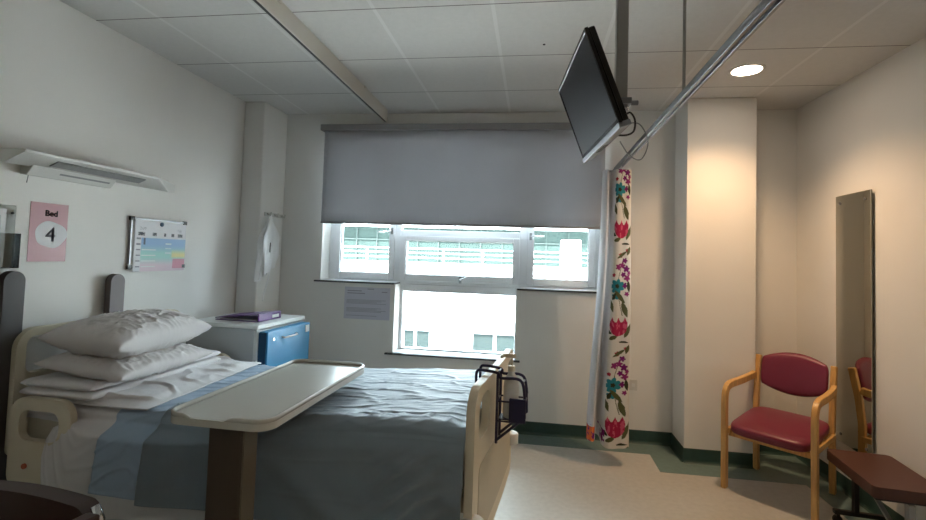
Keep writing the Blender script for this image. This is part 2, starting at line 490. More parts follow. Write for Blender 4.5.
tag(lathe('ceiling_fixing', [(.008, -.0005), (.008, -.004), (.003, -.006)], M_black, c=(0, 0, 0)), 'tiny black fixing in the ceiling tile beside the television', 'fixing').location = (.03, 2.70, H)

# curtain rail
RX, RZ = .612, 2.135
cr = thing('curtain_rail', 'straight aluminium curtain rail hung from ceiling above the floral curtain', 'rail', (RX, 3.77, RZ))
bm = bmesh.new()
B(bm, -.011, .011, -5.9, 0, -.004, .022)
B(bm, -.018, -.006, -5.9, 0, -.018, -.004); B(bm, .006, .018, -5.9, 0, -.018, -.004)
obj('track', bm, M_alu, cr, bevel=.002)
lathe('drop_rod', [(.007, .022), (.007, H-RZ-.03), (.016, H-RZ-.028), (.016, H-RZ-.0008)], M_pole, cr, c=(0, -1.69, 0), seg=14)
lathe('drop_rod', [(.007, .022), (.007, H-RZ-.03), (.016, H-RZ-.028), (.016, H-RZ-.0008)], M_pole, cr, c=(0, -4.6, 0), seg=14)
bm = bmesh.new(); B(bm, -.010, .010, 0, .205, -.002, .018); B(bm, -.022, .022, .202, .2065, -.02, .04)
obj('wall_bracket', bm, M_alu, cr, bevel=.002)

# ------------------------------------------------------------------ floral curtain
def curtain_path():
    """cross-section at mid height: pleats gathered at the end of the rail"""
    pts = [(-.155, .02), (-.145, -.05), (-.118, -.075), (-.100, -.03), (-.100, .05), (-.080, .085), (-.062, .05), (-.062, -.04),
           (-.045, -.085), (-.012, -.09), (.025, -.075), (.062, -.07), (.088, -.05), (.094, .0), (.072, .045), (.058, .09)]
    P = [Vector((a, b, 0)) for a, b in pts]
    out = []
    for i in range(len(P)-1):
        p0, p1, p2, p3 = P[max(0, i-1)], P[i], P[i+1], P[min(len(P)-1, i+2)]
        for k in range(8):
            t = k/8
            out.append(.5*((2*p1)+(-p0+p2)*t+(2*p0-5*p1+4*p2-p3)*t*t+(-p0+3*p1-3*p2+p3)*t**3))
    out.append(P[-1])
    return out
CP = curtain_path()
cum = [0]
for a, b in zip(CP, CP[1:]): cum.append(cum[-1]+(b-a).length)
CL = cum[-1]
def cpoint(u):
    s = u*CL
    for i in range(len(CP)-1):
        if cum[i+1] >= s or i == len(CP)-2:
            t = (s-cum[i])/max(1e-9, cum[i+1]-cum[i]); return CP[i].lerp(CP[i+1], min(1, t))
CB, CT = .150, 2.092
def curtain(u, v):
    z = CT+(CB-CT)*v
    p = cpoint(u)
    w = .80+.32*sstep(0, .9, v)
    ws = .012*math.sin(3.1*v+5*u)*v
    dz = .022*math.sin(u*7)*sstep(.9, 1, v)
    return (p.x*w+ws-.028*sstep(.3, 1, v), p.y*(.8+.35*v)+.01*math.sin(9*v+8*u)*v, z+dz)
# pattern of flowers, leaves and sprigs in cloth coordinates (metres)
def petals(dx, dy, r, n, rot=0, depth=.3):
    a = math.atan2(dy, dx)+rot; q = math.hypot(dx, dy)
    return q < r*(1-depth+depth*abs(math.cos(n*a/2)))
WHITE = (.72, .69, .64); PINKC = (.40, .022, .075); PINK2 = (.62, .11, .19); TEAL = (.03, .23, .29); PURP = (.19, .018, .15)
GRN = (.10, .11, .05); DGR = (.04, .05, .03); ORNG = (.75, .17, .05); LILAC = (.42, .25, .45)
u_p0 = cum[8*8]/CL            # start of the printed panel that faces the room
xoff = u_p0*CL
REP = .69
def leaf(x, y, cx, cy, ang, ln, wd):
    dx, dy = x-cx, y-cy; c, s = math.cos(ang), math.sin(ang)
    a = dx*c+dy*s; b = -dx*s+dy*c
    t = a/ln
    return 0 < t < 1 and abs(b) < wd*math.sin(PI*t)**.8
def pattern(x, h):
    y = ((h-.02) % REP)/1.18; x = x/1.22
    wx = x+.004*fbm(x*40, h*40, 1); wy = y+.004*fbm(x*40, h*40, 5)
    # big tulip flower
    dx, dy = wx-.055, wy-.105
    q = (dx/.052)**2+((dy)/.066)**2
    if q < 1 and dy < .046-.03*abs(math.sin(dx*85)):
        n = fbm(x*60, h*25, 3)
        return PINKC if (n < .05 or abs(math.sin(dx*85)) > .8) else PINK2
    for (cx, cy, an, ln, wd, c) in ((.09, .03, 1.1, .10, .014, GRN), (.02, .05, 2.6, .07, .012, DGR), (.105, .15, 1.9, .10, .016, GRN), (.02, .18, 1.9, .09, .012, GRN),
                                 (.06, .005, -.2, .07, .012, DGR), (.005, .02, .4, .05, .012, GRN), (.09, .235, 2.3, .10, .013, GRN), (.115, .30, 1.7, .07, .012, DGR), (.03, .50, .6, .08, .010, GRN),
                                 (.10, .52, 1.2, .06, .012, GRN), (.012, .25, 1.2, .05, .010, DGR)):
        if leaf(wx, wy, cx, cy, an, ln, wd): return c
    if petals(wx-.038, wy-.335, .046, 7, .4, .35): return TEAL if petals(wx-.038, wy-.335, .014, 5) is False else DGR
    if petals(wx-.030, wy-.275, .024, 5, .9, .4): return TEAL
    for (cx, cy, r) in ((.085, .34, .020), (.100, .385, .022), (.075, .405, .018), (.095, .44, .022), (.068, .46, .020), (.085, .49, .018), (.042, .45, .020), (.112, .415, .014), (.10, .29, .015)):
        if petals(wx-cx, wy-cy, r, 5, cx*90, .45): return PURP if int(cx*1000) % 2 else (.27, .03, .16)
    for (cx, cy, r) in ((.055, .52, .016), (.10, .55, .012), (.015, .40, .012)):
        if petals(wx-cx, wy-cy, r, 5, 1, .4): return (.42, .03, .06)
    # stems
    if abs(wx-(.06+.02*math.sin(wy*14))) < .0022 and .16 < wy < .5: return GRN
    return WHITE
def ccol(u, v):
    x = u*CL; h = (1-v)*(CT-CB)
    if x >= xoff-.012: return pattern(x-xoff+.012, h)
    if h < .11:
        w = fbm(x*30, h*30, 2)
        if x < .13: return (ORNG if w > -.1 else PURP)
        if x > xoff-.13 and h > .02 and w > 0: return PURP
    if h < .17 and fbm(x*25, h*25, 6) > .32: return LILAC
    return (.70, .69, .70)
cu = grid_mesh('privacy_curtain', 240, 760, curtain, attr_mat('floral_cotton', transl=.18), None, colfn=ccol)
cu.location = (RX, 3.56, 0)
tag(cu, 'white curtain printed with pink, teal and purple flowers gathered beside window', 'curtain')
bm = bmesh.new()
for k in range(7):
    TUBE(bm, [(RX, 3.50+k*.02, 2.117), (RX, 3.50+k*.02, 2.080)], .0035, 6)
g = obj('curtain_gliders', bm, M_white, cu); g.location = (-RX, -3.56, 0)

# ------------------------------------------------------------------ television on a ceiling pole
pole_x, pole_y = .300, 1.76
mt = thing('television_mount', 'square metal pole hanging from ceiling and carrying the television', 'bracket', (pole_x, pole_y, 1.965))
bm = bmesh.new(); B(bm, -.021, .021, -.021, .021, .03, H-1.965-.012)
obj('pole', bm, M_pole, mt, bevel=.005, seg=3)
tube('inner_tube', [(.012, -.012, .05), (.012, -.012, -.045)], .011, M_chrome, mt)
bm = bmesh.new(); B(bm, -.06, .06, -.06, .06, H-1.965-.012, H-1.965-.0006)
obj('ceiling_plate', bm, M_pole, mt, bevel=.003)
bm = bmesh.new(); B(bm, -.034, .034, -.034, .034, .03, .052); LATHE(bm, [(.009, .034), (.009, .062)], (0, 0, .041), 12, 'x')
cl_ = obj('clamp', bm, M_silver, mt, bevel=.003)
bm = bmesh.new(); TUBE(bm, [(-.02, -.005, .02), (-.06, -.01, .01), (-.095, -.015, .012)], 0, sq=(.05, .028))
obj('tilt_arm', bm, M_black, mt, bevel=.003)
tube('cable', smooth_pts([(.014, -.01, -.01), (.03, -.02, .0), (.045, -.03, -.03), (.038, -.05, -.075), (.01, -.07, -.095), (-.03, -.09, -.10)]), .0035, M_black, mt, seg=6)
tube('cable', smooth_pts([(.02, .0, -.035), (.07, .01, -.035), (.10, .01, -.10), (.075, .0, -.165), (.03, -.02, -.155), (-.01, -.06, -.115)]), .0022, M_grey, mt, seg=6)
# screen: local x = width, y = out of screen (towards -y), z = up
TVc = Vector((.166, 1.726, 1.991)); yaw, tilt = R(5.6), R(20.7)
hx = Vector((-math.sin(yaw), math.cos(yaw), 0)); nn = Vector((-math.cos(yaw), -math.sin(yaw), 0))
up = math.cos(tilt)*Vector((0, 0, 1))+math.sin(tilt)*nn
fw = hx.cross(up)               # points out of the back or the front
if fw.dot(nn) < 0: fw = -fw
tv = bpy.data.objects.new('television', None); COL.objects.link(tv)
Mx = Matrix((( hx.x, -fw.x, up.x, TVc.x), (hx.y, -fw.y, up.y, TVc.y), (hx.z, -fw.z, up.z, TVc.z), (0, 0, 0, 1)))
tv.matrix_world = Mx
tag(tv, 'black flat television tilted down from ceiling pole, screen off', 'television')
bm = bmesh.new(); ring(bm, -.27, .27, -.16, .16, -.258, .258, -.137, .149, 0, .012)
obj('bezel', bm, M_bezel, tv, bevel=.002)
box('screen', -.258, .258, .003, .010, -.137, .149, M_screen, tv)
bm = bmesh.new(); B(bm, -.269, .269, .012, .034, -.159, .159)
obj('housing', bm, M_bezel, tv, bevel=.006)
bm = bmesh.new(); B(bm, -.15, .15, .034, .058, -.12, .09); B(bm, -.05, .05, .058, .075, -.05, .06)
obj('rear_cover', bm, M_black, tv, bevel=.008)
bm = bmesh.new(); B(bm, -.27, .27, -.003, .036, -.168, -.150)
obj('speaker_bar', bm, M_silver, tv, bevel=.003, label='silver lower edge strip')
bm = bmesh.new()
for k in range(4): B(bm, -.02+k*.03, -.005+k*.03, .008, .026, -.1695, -.167)
obj('buttons', bm, M_black, tv)

# ------------------------------------------------------------------ left wall things
# bedhead light
L = thing('bedhead_light', 'long white bedhead light with grey louvre high on left wall', 'light', (XL, 2.33, 1.80))
def wedge(bm, y0, y1, prof, taper=0):
    a = [bm.verts.new((x, y0, z)) for x, z in prof]; b = [bm.verts.new((x, y1-taper*min(1, x/.15), z)) for x, z in prof]
    for i in range(len(prof)):
        j = (i+1) % len(prof); bm.faces.new((a[i], a[j], b[j], b[i]))
    bm.faces.new(a); bm.faces.new(b[::-1])
bm = bmesh.new(); wedge(bm, -.53, .56, [(.0005, .052), (.0005, -.002), (.055, -.012), (.165, .036), (.168, .048), (.15, .052)], .33)
obj('body', bm, M_offw, L, bevel=.003)
bm = bmesh.new(); wedge(bm, -.42, .03, [(.004, .0), (.004, -.046), (.045, -.050), (.080, -.004)])
obj('lower_diffuser', bm, M_offw, L, bevel=.004)
bm = bmesh.new(); wedge(bm, -.36, .16, [(.092, .0035), (.097, .0005), (.145, .0215), (.142, .0255)])
lv = obj('louvre', bm, M_grey, L, label='grey louvred strip')
bm = bmesh.new()
wedge(bm, -.28, .0, [(.060, -.0275), (.062, -.029), (.068, -.021), (.066, -.019)])
obj('groove', bm, M_grey, L)
tube('cord', [(.03, -.40, -.048), (.03, -.405, -.085)], .002, M_grey, L, seg=6)

# bed number poster
po = thing('bed_number_poster', 'pink laminated poster with the heading Bed on left wall', 'poster', (XL, 2.068, 1.34))
bm = bmesh.new(); B(bm, .0005, .002, -.094, .094, 0, .292); obj('sheet', bm, M_pink, po)
mx_ = Matrix(((0, 0, 1, .0026), (1, 0, 0, 0), (0, 1, 0, 0), (0, 0, 0, 1)))
def ymat(y, z, x=.0024): return Matrix(((0, 0, 1, x), (1, 0, 0, y), (0, 1, 0, z), (0, 0, 0, 1)))
text_mesh('lettering', 'Bed', .042, M_ink, po, ymat(.008, .240), bold=.0012)
blob = [(.080*math.cos(a)*(1+.05*math.sin(3*a+1)), .066*math.sin(a)*(1+.06*math.sin(4*a))) for a in [2*PI*k/40 for k in range(40)]]
prism('number_panel', blob, .0021, .0025, lambda a, b, t: (t, a+.012, b+.135), M_paper, po)
text_mesh('number', '4', .10, M_inkg, po, ymat(.010, .132, .0028), bold=.0016)

# whiteboard with a weekly chart
wb = thing('whiteboard', 'small landscape whiteboard with rainbow coloured chart on left wall', 'whiteboard', (XL, 2.767, 1.30))
bm = bmesh.new(); B(bm, .0005, .012, -.222, .222, .002, .302); obj('board', bm, M_white, wb, bevel=.002)
bm = bmesh.new()
B(bm, .004, .018, -.228, .228, .295, .306); B(bm, .004, .018, -.228, .228, -.004, .006); B(bm, .004, .018, -.228, -.218, -.004, .306); B(bm, .004, .018, .218, .228, -.004, .306)
obj('frame', bm, M_alu, wb, bevel=.002)
for y in (-.218, .218):
    for z in (.002, .296):
        box('corner_cap', .003, .020, y-.016, y+.016, z-.010, z+.016, M_black, wb, bevel=.004)
def chart(u, v):
    # u along Y (0 left..1 right), v down
    c = (.72, .73, .76)
    def mixc(a, b, t): return tuple(a[i]*(1-t)+b[i]*t for i in range(3))
    if v > .33 and u > .12:
        t = (v-.33)/.67
        base = mixc((.25, .42, .66), (.36, .66, .62), sstep(.15, .5, t)); base = mixc(base, (.72, .60, .66), sstep(.55, .85, t))
        if u > .72 : base = mixc(base, (.74, .70, .33), sstep(.3, .5, t)*(1-sstep(.55, .62, t)))
        c = base
        if u > .74 and .62 < t < .93: c = (.62, .28, .36)
        if (t*6) % 1 < .25 and .14 < u < .40 and t > .28: c = (.75, .78, .78)
        if (t*7) % 1 < .3 and .58 < u < .70 and .1 < t < .5: c = (.66, .76, .78)
        if t < .20 and .16 < u < .2: c = (.03, .05, .10)
    else:
        if v > .33 and (v*9) % 1 < .25 and .04 < u < .11: c = (.2, .2, .24)
        if .22 < v < .29:
            for k, w in ((.12, .06), (.36, .035), (.56, .02), (.72, .03), (.88, .05)):
                if abs(u-k) < w and fbm(u*60, v*60) > -.25: c = (.03, .035, .05)
        if .12 < v < .17 and (abs(u-.15) < .06 or abs(u-.85) < .05) and fbm(u*90, v*40) > 0: c = (.4, .4, .44)
    return c
grid_mesh('chart_sheet', 120, 90, lambda u, v: (.0188, -.200+.424*u, .288-.312*v), attr_mat('printed_chart', .35), wb, thick=.0008, colfn=chart, smooth=False, offset=0)
lathe('magnet', [(.014, 0), (.014, .006), (.010, .008)], M_bluedk, wb, c=(.0190, .005, .276), axis='x', seg=20)

# clear leaflet holder at the edge of the picture
lh = thing('leaflet_holder', 'clear plastic holder on left wall above the dark bumper, cut by picture edge', 'holder', (XL, 1.80, 1.312))
bm = bmesh.new(); B(bm, .0005, .003, -.14, .11, 0, .29); obj('back_panel', bm, M_clear, lh, bevel=.001)
bm = bmesh.new(); B(bm, .045, .048, -.14, .10, 0, .16); B(bm, .003, .048, .10, .103, 0, .16); B(bm, .003, .048, -.14, .10, 0, .003)
obj('pocket', bm, M_clear, lh)
box('leaflet', .010, .022, -.12, .055, .004, .27, M_paper, lh, bevel=.001)
box('card', .024, .027, -.10, .03, .004, .24, M_lockgrey, lh)
lathe('screw', [(.006, 0), (.006, .004)], M_black, lh, c=(.003, .095, .255), axis='x', seg=12)

# two vertical bumpers behind the bed
for i, (y, z0, z1, m_, lab) in enumerate(((1.885, .30, 1.298, M_bumpd, 'dark vertical rounded wall bumper at the picture left edge behind the bed head'),
                                         (2.435, .30, 1.268, M_bump, 'brown vertical rounded wall bumper behind the pillows, below the whiteboard'))):
    bp = thing('wall_bumper', lab, 'bumper', (XL, y, z0), group='wall bumpers behind the bed')
    w = .046
    out = rrect(-w, w, 0, z1-z0, [w, w, .01, .01], 8)
    prism('bumper_strip', out, .018, .056, lambda a, b, t: (t, a, b), M_bump if i else M_bumpd, bp, bevel=.014)
    for zz in (.1, .5, z1-z0-.15): box('spacer', .0005, .022, -.02, .02, zz-.02, zz+.02, M_black, bp)

# ------------------------------------------------------------------ hooks and thin plastic apron
hk = thing('coat_hook_rail', 'white rail of three hooks on the corner boxing above the hanging apron', 'hooks', (-2.23, 3.84, 1.735))
box('backplate', .0005, .008, -.17, .12, -.016, .016, M_offw, hk, bevel=.003)
for y in (-.14, -.03, .08):
    tube('hook', [(.006, y, .004), (.028, y, .0), (.040, y, -.012), (.046, y, .004), (.048, y, .016)], .007, M_offw, hk, seg=8)
ax, ay = -2.190, 3.70
def apron(u, v):
    # gathered at the top, opening into loose folds
    a = 2*PI*u
    w = .010+.106*sstep(0, .45, v)+.02*v; d = .006+.034*sstep(0, .4, v)
    k = 1-.35*sstep(.72, 1, v)*(1+math.cos(a))*.9
    pl = 1+.22*math.sin(5*a+3*v)*sstep(.05, .3, v)+.10*math.sin(11*a-6*v)*v
    y = math.cos(a)*w*pl*k-.012*sstep(.2, .8, v)
    x = math.sin(a)*d*pl
    z = -.50*v*(1+.12*math.cos(a+2.4)*sstep(.3, 1, v))
    return (x, y, z)
ap = grid_mesh('plastic_apron', 72, 60, apron, M_apron, None, closed_u=True)
ap.location = (ax, ay+.01, 1.735)
tag(ap, 'crumpled thin white plastic apron hanging from hook in far left corner', 'apron')
grid_mesh('tie_strap', 3, 40, lambda u, v: (.012+.01*math.sin(5*v), -.045+.018*(u-.5)+.03*math.sin(4*v), -.30-.42*v), M_apron, ap, thick=.0006)
tube('cord', [(.036, -.05, -.24), (.038, -.056, -.28), (.035, -.05, -.32)], .0035, M_black, ap, seg=6)

# notice under the window
no = thing('wall_notice', 'landscape printed notice taped below left side of window', 'notice', (-1.418, YW, .862))
box('sheet', -.205, .205, -.0025, -.0006, 0, .275, M_lav, no)
for (x0, x1, z) in ((-.18, -.05, .243), (-.18, -.02, .222), (.13, .18, .238), (0, .06, .262)): box('headline', x0, x1, -.0031, -.0024, z-.004, z+.004, M_inkg, no)
bm = bmesh.new()
for k, z in enumerate((.165, .155, .145, .135, .095, .085, .075, .065, .03)): B(bm, -.185, .17-.04*(k % 3), -.0031, -.0024, z-.003, z+.003)
obj('text_lines', bm, M_inkg2, no)

# socket plate near curtain
sk = thing('wall_switch', 'small white switch plate low on wall right of the curtain', 'switch', (.800, YW, .41))
box('plate', -.018, .044, -.009, -.0006, 0, .086, M_offw, sk, bevel=.003)
box('rocker', 0, .026, -.013, -.009, .03, .056, M_white, sk, bevel=.001)

# ------------------------------------------------------------------ mirror
mi = thing('wall_mirror', 'tall narrow frameless mirror fixed to right wall', 'mirror', (XR-.0085, 3.305, .31), R(-2.4))
box('backing', -.006, -.0006, -.178, .178, 0, 1.60, M_mirback, mi)
box('glass', -.0085, -.006, -.178, .178, 0, 1.60, M_mirror, mi)
for y in (-.13, .13):
    for z in (.05, 1.55):
        lathe('screw', [(.009, -.0125), (.009, -.0085)], M_silver, mi, c=(0, y, z), axis='x', seg=14)

# ------------------------------------------------------------------ bedside cabinet (front faces to the right)
ca = thing('bedside_cabinet', 'pale grey bedside cabinet with blue front beyond the bed', 'cabinet', (-2.055, 3.262, 0), R(-4))
cw, cd, ch = .56, .58, .93      # local x: back->front, y: near->far
box('body', -cw/2, cw/2-.035, -cd/2+.008, cd/2-.008, .09, ch-.03, M_lockgrey, ca, bevel=.004)
box('front_panel', cw/2-.034, cw/2-.012, -cd/2+.006, cd/2-.006, .10, ch-.035, M_white, ca, bevel=.003)
bm = bmesh.new(); PRISM(bm, rrect(-cw/2, cw/2, -cd/2, cd/2, .012), ch-.026, ch, lambda a, b, t: (a, b, t))
obj('top', bm, M_white, ca, bevel=.004)
dr = box('drawer', cw/2-.010, cw/2+.055, -cd/2+.03, cd/2-.02, .50, ch-.045, M_blue, ca, bevel=.006, label='blue drawer front, slightly open')
box('edge_panel', cw/2-.0085, cw/2+.045, -cd/2+.022, -cd/2+.0295, .505, ch-.05, M_bluedk, dr)
tube('drawer_handle', [(cw/2+.056, -.10, ch-.10), (cw/2+.072, -.09, ch-.105), (cw/2+.072, .07, ch-.105), (cw/2+.056, .08, ch-.10)], .006, M_white, dr, seg=8)
lathe('lock', [(.011, 0), (.011, .008)], M_chrome, dr, c=(cw/2+.055, -.20, ch-.10), axis='x', seg=14)
box('label_card', cw/2+.056, cw/2+.060, .20, .25, ch-.11, ch-.06, M_white, dr)
box('lower_door', cw/2-.010, cw/2+.012, -cd/2+.02, cd/2-.02, .12, .485, M_blue, ca, bevel=.004)
for x in (-.22, .22):
    for y in (-.23, .23):
        bm = bmesh.new(); LATHE(bm, [(.004, -.013), (.028, -.013), (.032, -.008), (.032, .008), (.028, .013), (.004, .013)], (x, y, .032), 18, 'y'); B(bm, x-.012, x+.012, y-.018, y+.018, .05, .092)
        obj('caster', bm, M_black, ca, smooth=False)
fo = thing('ring_binder', 'dark purple folder lying on top of the bedside cabinet', 'folder', (-2.04, 3.225, ch+.001), R(-4))
bm = bmesh.new()
B(bm, -.17, .17, -.13, .13, .0, .005)
obj('lower_cover', bm, M_purple, fo, bevel=.001)
Mt = Matrix.Translation((-.17, 0, .012)) @ Matrix.Rotation(R(-6.5), 4, 'Y')
bm = bmesh.new(); B(bm, 0, .345, -.13, .13, 0, .005, mtx=Mt); obj('upper_cover', bm, M_purple, fo, bevel=.001)
box('spine', .165, .178, -.13, .13, 0, .052, M_purple, fo, bevel=.004)
box('paper_stack', -.15, .15, -.12, .12, .0055, .011, M_paper, fo)
box('spine_label', .178, .180, .02, .10, .014, .036, M_white, fo)

# ------------------------------------------------------------------ hospital bed
BY = R(-2)
bed = thing('hospital_bed', 'cream hospital bed with foot board, head board and side rail', 'bed', (-.155, 2.315, 0), BY)
bm = bmesh.new()
HW = .475
# foot board in the local YZ plane
def fb(y, z, t): return (t-.012*(1-(y/HW)**2), y, z)
outer = []
for (a, b) in rrect(-HW-.015, HW+.015, .22, .918, [.10, .10, .05, .05], 10): outer.append((a, b))
holes = [rrect(-HW+.055, -HW+.235, .70, .870, [.05, .07, .04, .04], 6), rrect(HW-.235, HW-.055, .70, .870, [.07, .05, .04, .04], 6)]
def place(a, b, t):
    # the board bows outward in the middle
    return (t+.008*(1-(a/HW)**2)-.014+.072*a, a, b)
# resample outline to let it bend
def densify(loop, d=.04):
    out = []
    for i in range(len(loop)):
        p, q = Vector(loop[i]), Vector(loop[(i+1) % len(loop)])
        n = max(1, int((q-p).length/d))
        for k in range(n): out.append(tuple(p.lerp(q, k/n)))
    return out
prism('footboard', densify(outer), -.017, .017, place, M_cream, bed, holes=[densify(h) for h in holes], bevel=.010)
bm = bmesh.new(); PRISM(bm, densify(rrect(-HW+.07, HW-.07, .30, .60, .04, 6)), .0155, .0195, place)
obj('footboard_panel', bm, M_creamd, bed, bevel=.003)
# corner rollers
for y in (-HW-.012, HW-.03):
    bm = bmesh.new(); LATHE(bm, [(.012, -.006), (.035, -.006), (.042, 0), (.042, .05), (.035, .056), (.012, .056)], (.006+.072*y, y, .385), 24)
    obj('bumper_roller', bm, M_offw, bed, smooth=True)
# head board
hb = densify(rrect(-.50, .50, .45, 1.030, [.09, .09, .04, .04], 8))
hh = [densify(rrect(-.455, .455, .82, .992, .04, 5))]
def placeh(a, b, t): return (t-2.175-.02*(1-(a/.5)**2), a, b)
prism('headboard', hb, -.018, .018, placeh, M_cream, bed, holes=hh, bevel=.009)
# frame and wheels
bm = bmesh.new()
for y in (-.40, .40): B(bm, -2.08, -.05, y-.02, y+.02, .42, .48)
for x in (-2.05, -1.4, -.7, -.08): B(bm, x-.02, x+.02, -.40, .40, .42, .47)
obj('deck_frame', bm, M_creamd, bed, bevel=.004)
bm = bmesh.new(); B(bm, -1.85, -.25, -.30, -.25, .16, .24); B(bm, -1.85, -.25, .25, .30, .16, .24); B(bm, -1.88, -1.80, -.42, .42, .15, .21); B(bm, -.30, -.22, -.42, .42, .15, .21)
obj('base_frame', bm, M_creamd, bed, bevel=.006)
for x in (-1.55, -.55):
    tube('lift_column', [(x, 0, .18), (x, 0, .44)], .045, M_grey, bed, seg=20)
    bm = bmesh.new(); B(bm, x-.05, x+.05, -.30, .30, .17, .22); obj('cross_member', bm, M_creamd, bed, bevel=.004)
for x in (-1.84, -.26):
    for y in (-.40, .40):
        bm = bmesh.new(); LATHE(bm, [(.01, -.018), (.062, -.018), (.072, -.010), (.072, .010), (.062, .018), (.01, .018)], (x, y, .072), 24, 'y'); B(bm, x-.02, x+.02, y-.03, y+.03, .10, .155)
        obj('caster', bm, M_black, bed)
# split side rail near the pillows (near side)
def rail(y, nm='side_rail'):
    out = densify(rrect(-2.12, -1.80, .34, .745, [.08, .08, .07, .07], 8))
    h1 = densify(rrect(-2.07, -1.86, .56, .69, .045, 6))
    r_ = prism(nm, out, y-.016, y+.016, lambda a, b, t: (a, t, b), M_cream, bed, holes=[h1], bevel=.009)
    return r_
rn = rail(-.520); rail(.520)
lathe('release_button', [(.012, 0), (.012, -.008)], mat('orange_mark', (.45, .10, .04), .5, vary=.05), rn, c=(-2.02, -.5368, .45), axis='y', seg=14)

# mattress
def topz(x):       # surface height along the bed, a little raised at foot
    return .705+.055*sstep(-1.3, -.15, x)
def mattress(u, v):
    x = -2.14+2.075*v
    t = topz(x)-.012; b = .485
    a = 2*PI*u
    # rounded rectangle section
    c, s = math.cos(a), math.sin(a)
    n = 8
    y = .455*math.copysign(abs(c)**(2/n), c); z = (t+b)/2+(t-b)/2*math.copysign(abs(s)**(2/n), s)
    e = min(1, min(v, 1-v)/.02)
    return (x+.072*y*sstep(-.6, -.1, x), y*(.97+.03*math.sqrt(e)), z)
bmx = bmesh.new(); nu, nv = 64, 60
g = [[bmx.verts.new(mattress(i/nu, j/(nv-1))) for i in range(nu)] for j in range(nv)]
for j in range(nv-1):
    for i in range(nu): bmx.faces.new((g[j][i], g[j][(i+1) % nu], g[j+1][(i+1) % nu], g[j+1][i]))
bmx.faces.new(g[0]); bmx.faces.new(g[-1][::-1])
mo = obj('mattress', bmx, M_mattress, smooth=True)
mo.location = (-.155, 2.315, 0); mo.rotation_euler = (0, 0, BY)
tag(mo, 'thick cream mattress on the hospital bed under the white sheet', 'mattress')

# cloth draped over the mattress: s runs far side -> near side
def drape(x, s, wtop, hangf, hangn, lift, seed=0, foldamp=.02, crease=.006):
    """s in 0..1 ; returns local position"""
    rr = .045
    Ltot = hangf+wtop+hangn
    d = s*Ltot
    zt = topz(x)+lift
    W2 = wtop/2
    arc = rr*PI/2
    flat = wtop-2*rr
    seq = [(hangf-arc+rr*0, 'f'), (arc, 'af'), (flat, 't'), (arc, 'an'), (9, 'n')]
    # far hang
    if d < seq[0][0]:
        y = W2+lift; z = zt-rr-(seq[0][0]-d); nrm = (1, 0)
        hang = (seq[0][0]-d)
    else:
        d -= seq[0][0]
        if d < arc:
            a = d/rr; y = W2-rr+(rr+lift)*math.cos(a); z = zt-rr+rr*math.sin(a); nrm = (math.cos(a), math.sin(a)); hang = 0
        else:
            d -= arc
            if d < flat:
                y = W2-rr-d; z = zt; nrm = (0, 1); hang = 0
            else:
                d -= flat
                if d < arc:
                    a = d/rr; y = -(W2-rr)-(rr+lift)*math.sin(a); z = zt-rr+rr*math.cos(a); nrm = (-math.sin(a), math.cos(a)); hang = 0
                else:
                    d -= arc; y = -W2-lift; z = zt-rr-d; nrm = (-1, 0); hang = d
    return y, z, nrm, hang

def blanket(u, v):
    x = -1.395+(1.395-.033)*u                     # head edge -> foot
    s = v
    xs = x
    y, z, n, hang = drape(x, s, .95, .22, .285, .010)
    top = n[1]
    # wrinkles
    c = .0
    c += .006+.008*fbm(x*2.2, s*3.5, 1)*(.6+.4*top)
    rg = ridge(x*2.2+s*5, s*8-x*2, 3); c += .0045*max(0, rg-.78)/.22*(.35+.65*top)
    rg = ridge(x*4-s*3, s*24+x*3, 8); c += .0030*max(0, rg-.72)/.28*top
    c += .0012*fbm(x*14, s*60, 12)*top
    if hang > 0 and n[0] < 0:
        hz = hang
        c += .008+.055*sstep(0, .05, hz)*(1-sstep(-1.39, -1.05, x))+.02*sstep(0, .05, hz)+(.006+.05*hz)*(.5+.5*math.sin(x*9+1.8*math.sin(x*4)+hz*3))*sstep(0, .2, hz)+.03*hz
        # diagonal pull folds near the foot corner
        dg = (x+.15)*1.3+hz*2.2
        c += .024*math.exp(-((x+.26)/.14)**2)*(.5+.5*math.sin(dg*34))*sstep(0, .08, hz)
        c += .014*max(0, math.sin((x*1.2-hz*2.0)*9))**3*sstep(0, .1, hz)*sstep(-1.2, -.4, x)
    # rumpled ridge along the shoulder of the near edge
    sh = math.exp(-((y+.40)/.05)**2)*top
    c += sh*.010*max(0, fbm(x*16, s*3, 20))*2
    sg = math.exp(-((x+.06)/.04)**2)
    z_ = z+n[1]*c-.012*sg*top
    y_ = y+n[0]*c*1.0
    xo = 0
    if hang > 0 and n[0] < 0: xo = .02*hang*math.sin(x*9)
    if n[0] < 0 and hang > 0: z_ += .03*math.sin(x*3.5+1)*sstep(.1, .3, hang)
    return (xs+xo+.072*max(-.475, min(.475, y))*sstep(-.6, -.08, x), y_, z_)
bk = grid_mesh('bed_cover', 230, 260, blanket, M_blanket, None, thick=.004, offset=1)
bk.location = mo.location; bk.rotation_euler = mo.rotation_euler
tag(bk, 'rumpled blue grey cover spread over the foot half of the bed', 'bedcover')

